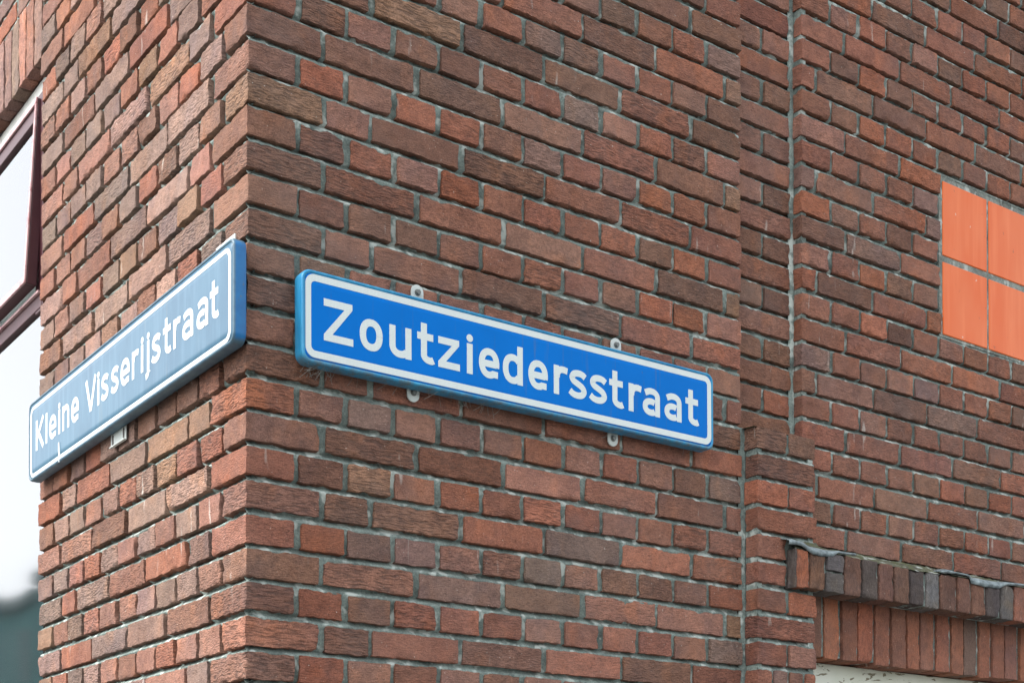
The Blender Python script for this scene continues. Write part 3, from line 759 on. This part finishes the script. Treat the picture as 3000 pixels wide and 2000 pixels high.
for xw, zt, bz in ((.3595, -.4395, -.4545), (.864, -.4372, -.4516)):
    x = xw-.091; zz = Z0-org1.z
    bracket(S1, x, 0, 0, .0262, H1-.03, zt+zz+.0055*-x*1., bz+zz-.0055*x)
for xw, zt, bz in ((.3495, -.6695, -.6523), (.8538, -.6712, -.6555)):
    x = xw-.091; zz = Z0-org1.z
    bracket(S1, x, 0, 0, .0258, .03, zt+zz-.0055*x, bz+zz-.0055*x)
# side-street sign
T2 = [('K', 106, 130.7), ('l', 134, 140.0), ('e', 144.8, 165.5), ('i', 171, 177.5), ('n', 183, 203.3), ('e', 208.9, 231.5), ('V', 250, 285.7), ('i', 284, 291.5), ('s', 297, 317.3), ('s', 325.5, 347), ('e', 353, 380), ('r', 386, 405.6), ('i', 411.5, 420), ('j', 423.5, 437.8), ('s', 444, 469.4), ('t', 477, 500), ('r', 506.6, 528), ('a', 533, 565), ('a', 575, 609.7), ('t', 613.8, 639.3)]
T2 = [('K', 53.2, 114.), ('l', 125.5, 139.5), ('e', 152.0, 202.8), ('i', 217, 231), ('n', 244.9, 292.6), ('e', 305.5, 356), ('V', 398.2, 468.), ('i', 473., 487.), ('s', 499.1, 541.1), ('s', 557.8, 600.), ('e', 612.7, 664.), ('r', 676.6, 713.5), ('i', 725.5, 739.5), ('j', 745, 771.), ('s', 783.7, 828.), ('t', 841.8, 881.), ('r', 892.4, 928.1), ('a', 936.3, 988.1), ('a', 1003.9, 1056.), ('t', 1064.0, 1101.5)]
T2 = [(c, a, b_, 57., 72.5) for c, a, b_ in T2]
W2, H2 = 1.1695, .1917; org2 = Vector((-.010, 1.1475, Z0-.6432))
S2 = sign('street_sign', 'sun-faded pale blue sign reading Kleine Visserijstraat on the side wall', org2, (0, -.006, -math.pi/2), W2, H2, .025, .006, (M_FADEB, M_FADEB_EDGE, M_LET2), T2, 12.6,
          ((.0106, .0072, W2-.0150, H2-.0128), (.0215, .0160, W2-.0255, H2-.0212), .022, .013), 65.8)
o = MB().box(.490, .578, .0005, .0035, -.028, .03).box(.490, .578, -.004, .0003, -.0285, -.0265).obj('bracket', M_GALV, S2, bevel=.0006)
for xx in (.503, .567):
    pts = [(xx+.0036*math.cos(a), -.012+(.0075 if math.sin(a) > 0 else -.0075)*1.+.0036*math.sin(a)) for a in np.linspace(.01, 2*math.pi-.01, 17)]
    MB().prism(pts, lambda u, v: (u, -.0006, v), lambda u, v: (u, .0012, v)).obj('bolt', M_SLOT, o)  # slot holes of the bracket: their inner shade drawn as dark shapes
o = MB().box(1.027, 1.109, .0042, .0072, H2-.03, H2+.0315).obj('backing_plate', M_WHITE, S2, bevel=.0006)
MB().box(.022, .100, .0042, .0072, H2-.03, H2+.0200).obj('backing_plate', M_WHITE, S2, bevel=.0006)

# cobwebs and dirt crumbs hanging under the bright sign
def mat_web(): return mat_simple('dusty_cobweb', (.30, .32, .30), .9, .5)
M_WEB = mat_web()
def strand(mb, p, q, sag, r=.00035, n=8):
    p, q = np.array(p), np.array(q); pts = [p+(q-p)*t+np.array([0, 0, -sag*4*t*(1-t)]) for t in np.linspace(0, 1, n)]
    for i in range(n-1):
        a, b_ = pts[i], pts[i+1]; k = len(mb.V)
        for c in (a, b_): mb.V += [tuple(c+np.array([0, r, r])), tuple(c+np.array([0, -r, r])), tuple(c+np.array([0, 0, -r]))]
        mb.F += [(k, k+1, k+4, k+3), (k+1, k+2, k+5, k+4), (k+2, k, k+3, k+5)]
web = MB()
for i in range(46):
    x = random.choice((random.uniform(.01, .08), random.uniform(.01, W1-.01), random.uniform(.10, .5)))
    strand(web, (x, -random.uniform(.006, .026), .001), (x+random.uniform(-.02, .02), random.uniform(-.004, .008), -random.uniform(.004, .02)), random.uniform(0, .004))
meta(web.obj('cobweb', M_WEB, S1), kind='stuff')
S1['group'] = S2['group'] = 'street name signs on the corner'
spl = [(.2185, .0455), (.2262, .0470), (.2285, .0300), (.2302, .0120), (.2270, -.0005), (.2205, .0010), (.2215, .0150), (.2190, .0260)]
MB().prism(spl, lambda u, v: (u, -.0252, v), lambda u, v: (u, -.0238, v)).obj('paint_splash', M_LET2, S2)


# ------------------------------------------------------------------ setting: street, pavement, houses across the side street (seen in the window glass)
def mat_ground():
    N = NM('asphalt'); o = N.obj(); c = N.mix(N.noise(o, 60, 4), (.04, .04, .042), (.07, .07, .068)); return N.fin(c, .9, N.bump(N.noise(o, 300, 3), .6, .004))
def mat_pave():
    N = NM('pavers'); t = N.n('TexBrick'); g = N.obj(); N.l(g, t.inputs['Vector']); t.inputs['Scale'].default_value = 1; t.inputs['Brick Width'].default_value = .3; t.inputs['Row Height'].default_value = .3
    t.inputs['Mortar Size'].default_value = .004; t.inputs['Color1'].default_value = (.24, .235, .22, 1); t.inputs['Color2'].default_value = (.18, .18, .17, 1); t.inputs['Mortar'].default_value = (.06, .06, .055, 1)
    return N.fin(t.outputs[0], .85)
def slab(name, mat, x0, x1, y0, y1, z): 
    o = mesh(name, [(x0, y0, z), (x1, y0, z), (x1, y1, z), (x0, y1, z)], [(0, 1, 2, 3)], mat); return meta(o, kind='structure')
slab('ground', mat_ground(), -300, 300, -300, 300, -.12)
M_PAVE = mat_pave()
def block(name, mat, x0, x1, y0, y1, z0, z1): return meta(MB().box(x0, x1, y0, y1, z0, z1).obj(name, mat, None, bevel=.01), kind='structure')
block('pavement', M_PAVE, -2.4, 30, -3.6, .011, -.2, 0.)
block('pavement', M_PAVE, -2.4, .011, .0115, 80, -.2, 0.)
block('pavement', M_PAVE, -12, -9.6, -30, 80, -.2, 0.)
HM = mat_simple('grey_green_render', (.21, .44, .43), .8, .25, sc=1.2); HR = mat_simple('dark_roof_tile', (.13, .22, .215), .7, .3); HG = mat_simple('dark_glass', (.10, .17, .17), .4, .1); HF = mat_simple('pale_frame', (.22, .36, .34), .5, .1)
def house(x, y0, y1, h, label):
    t = empty('house', (x, (y0+y1)/2, 0), label, 'house')
    def put(mb, nm, m, par=None):
        o = mb.obj(nm, m, par or t)
        if par is None: o.location = (-x, -(y0+y1)/2, 0)
        return o
    put(MB().box(x-8, x, y0, y1, 0, h), 'wall', HM)
    put(MB().box(x-8.2, x+.25, y0-.01, y1+.01, h, h+.35), 'roof', HR)
    n = int((y1-y0)/2.6)
    for fl in range(3):
        for i in range(n):
            yc = y0+(i+.5)*(y1-y0)/n; z = .9+fl*3.
            f = put(MB().box(x+.002, x+.05, yc-.6, yc+.6, z, z+1.6), 'window', HF)
            MB().box(x+.052, x+.056, yc-.53, yc+.53, z+.07, z+1.53).obj('pane', HG, f)
    put(MB().box(x+.002, x+.06, y0+.15, y0+1.1, .02, 2.3), 'door', HR)
house(-12, 26, 39.9, 9.55, 'grey-green house across the side street, mirrored in the window, nearer one')
house(-12, 40, 62, 9.15, 'grey-green house across the side street, mirrored in the window, farther one')
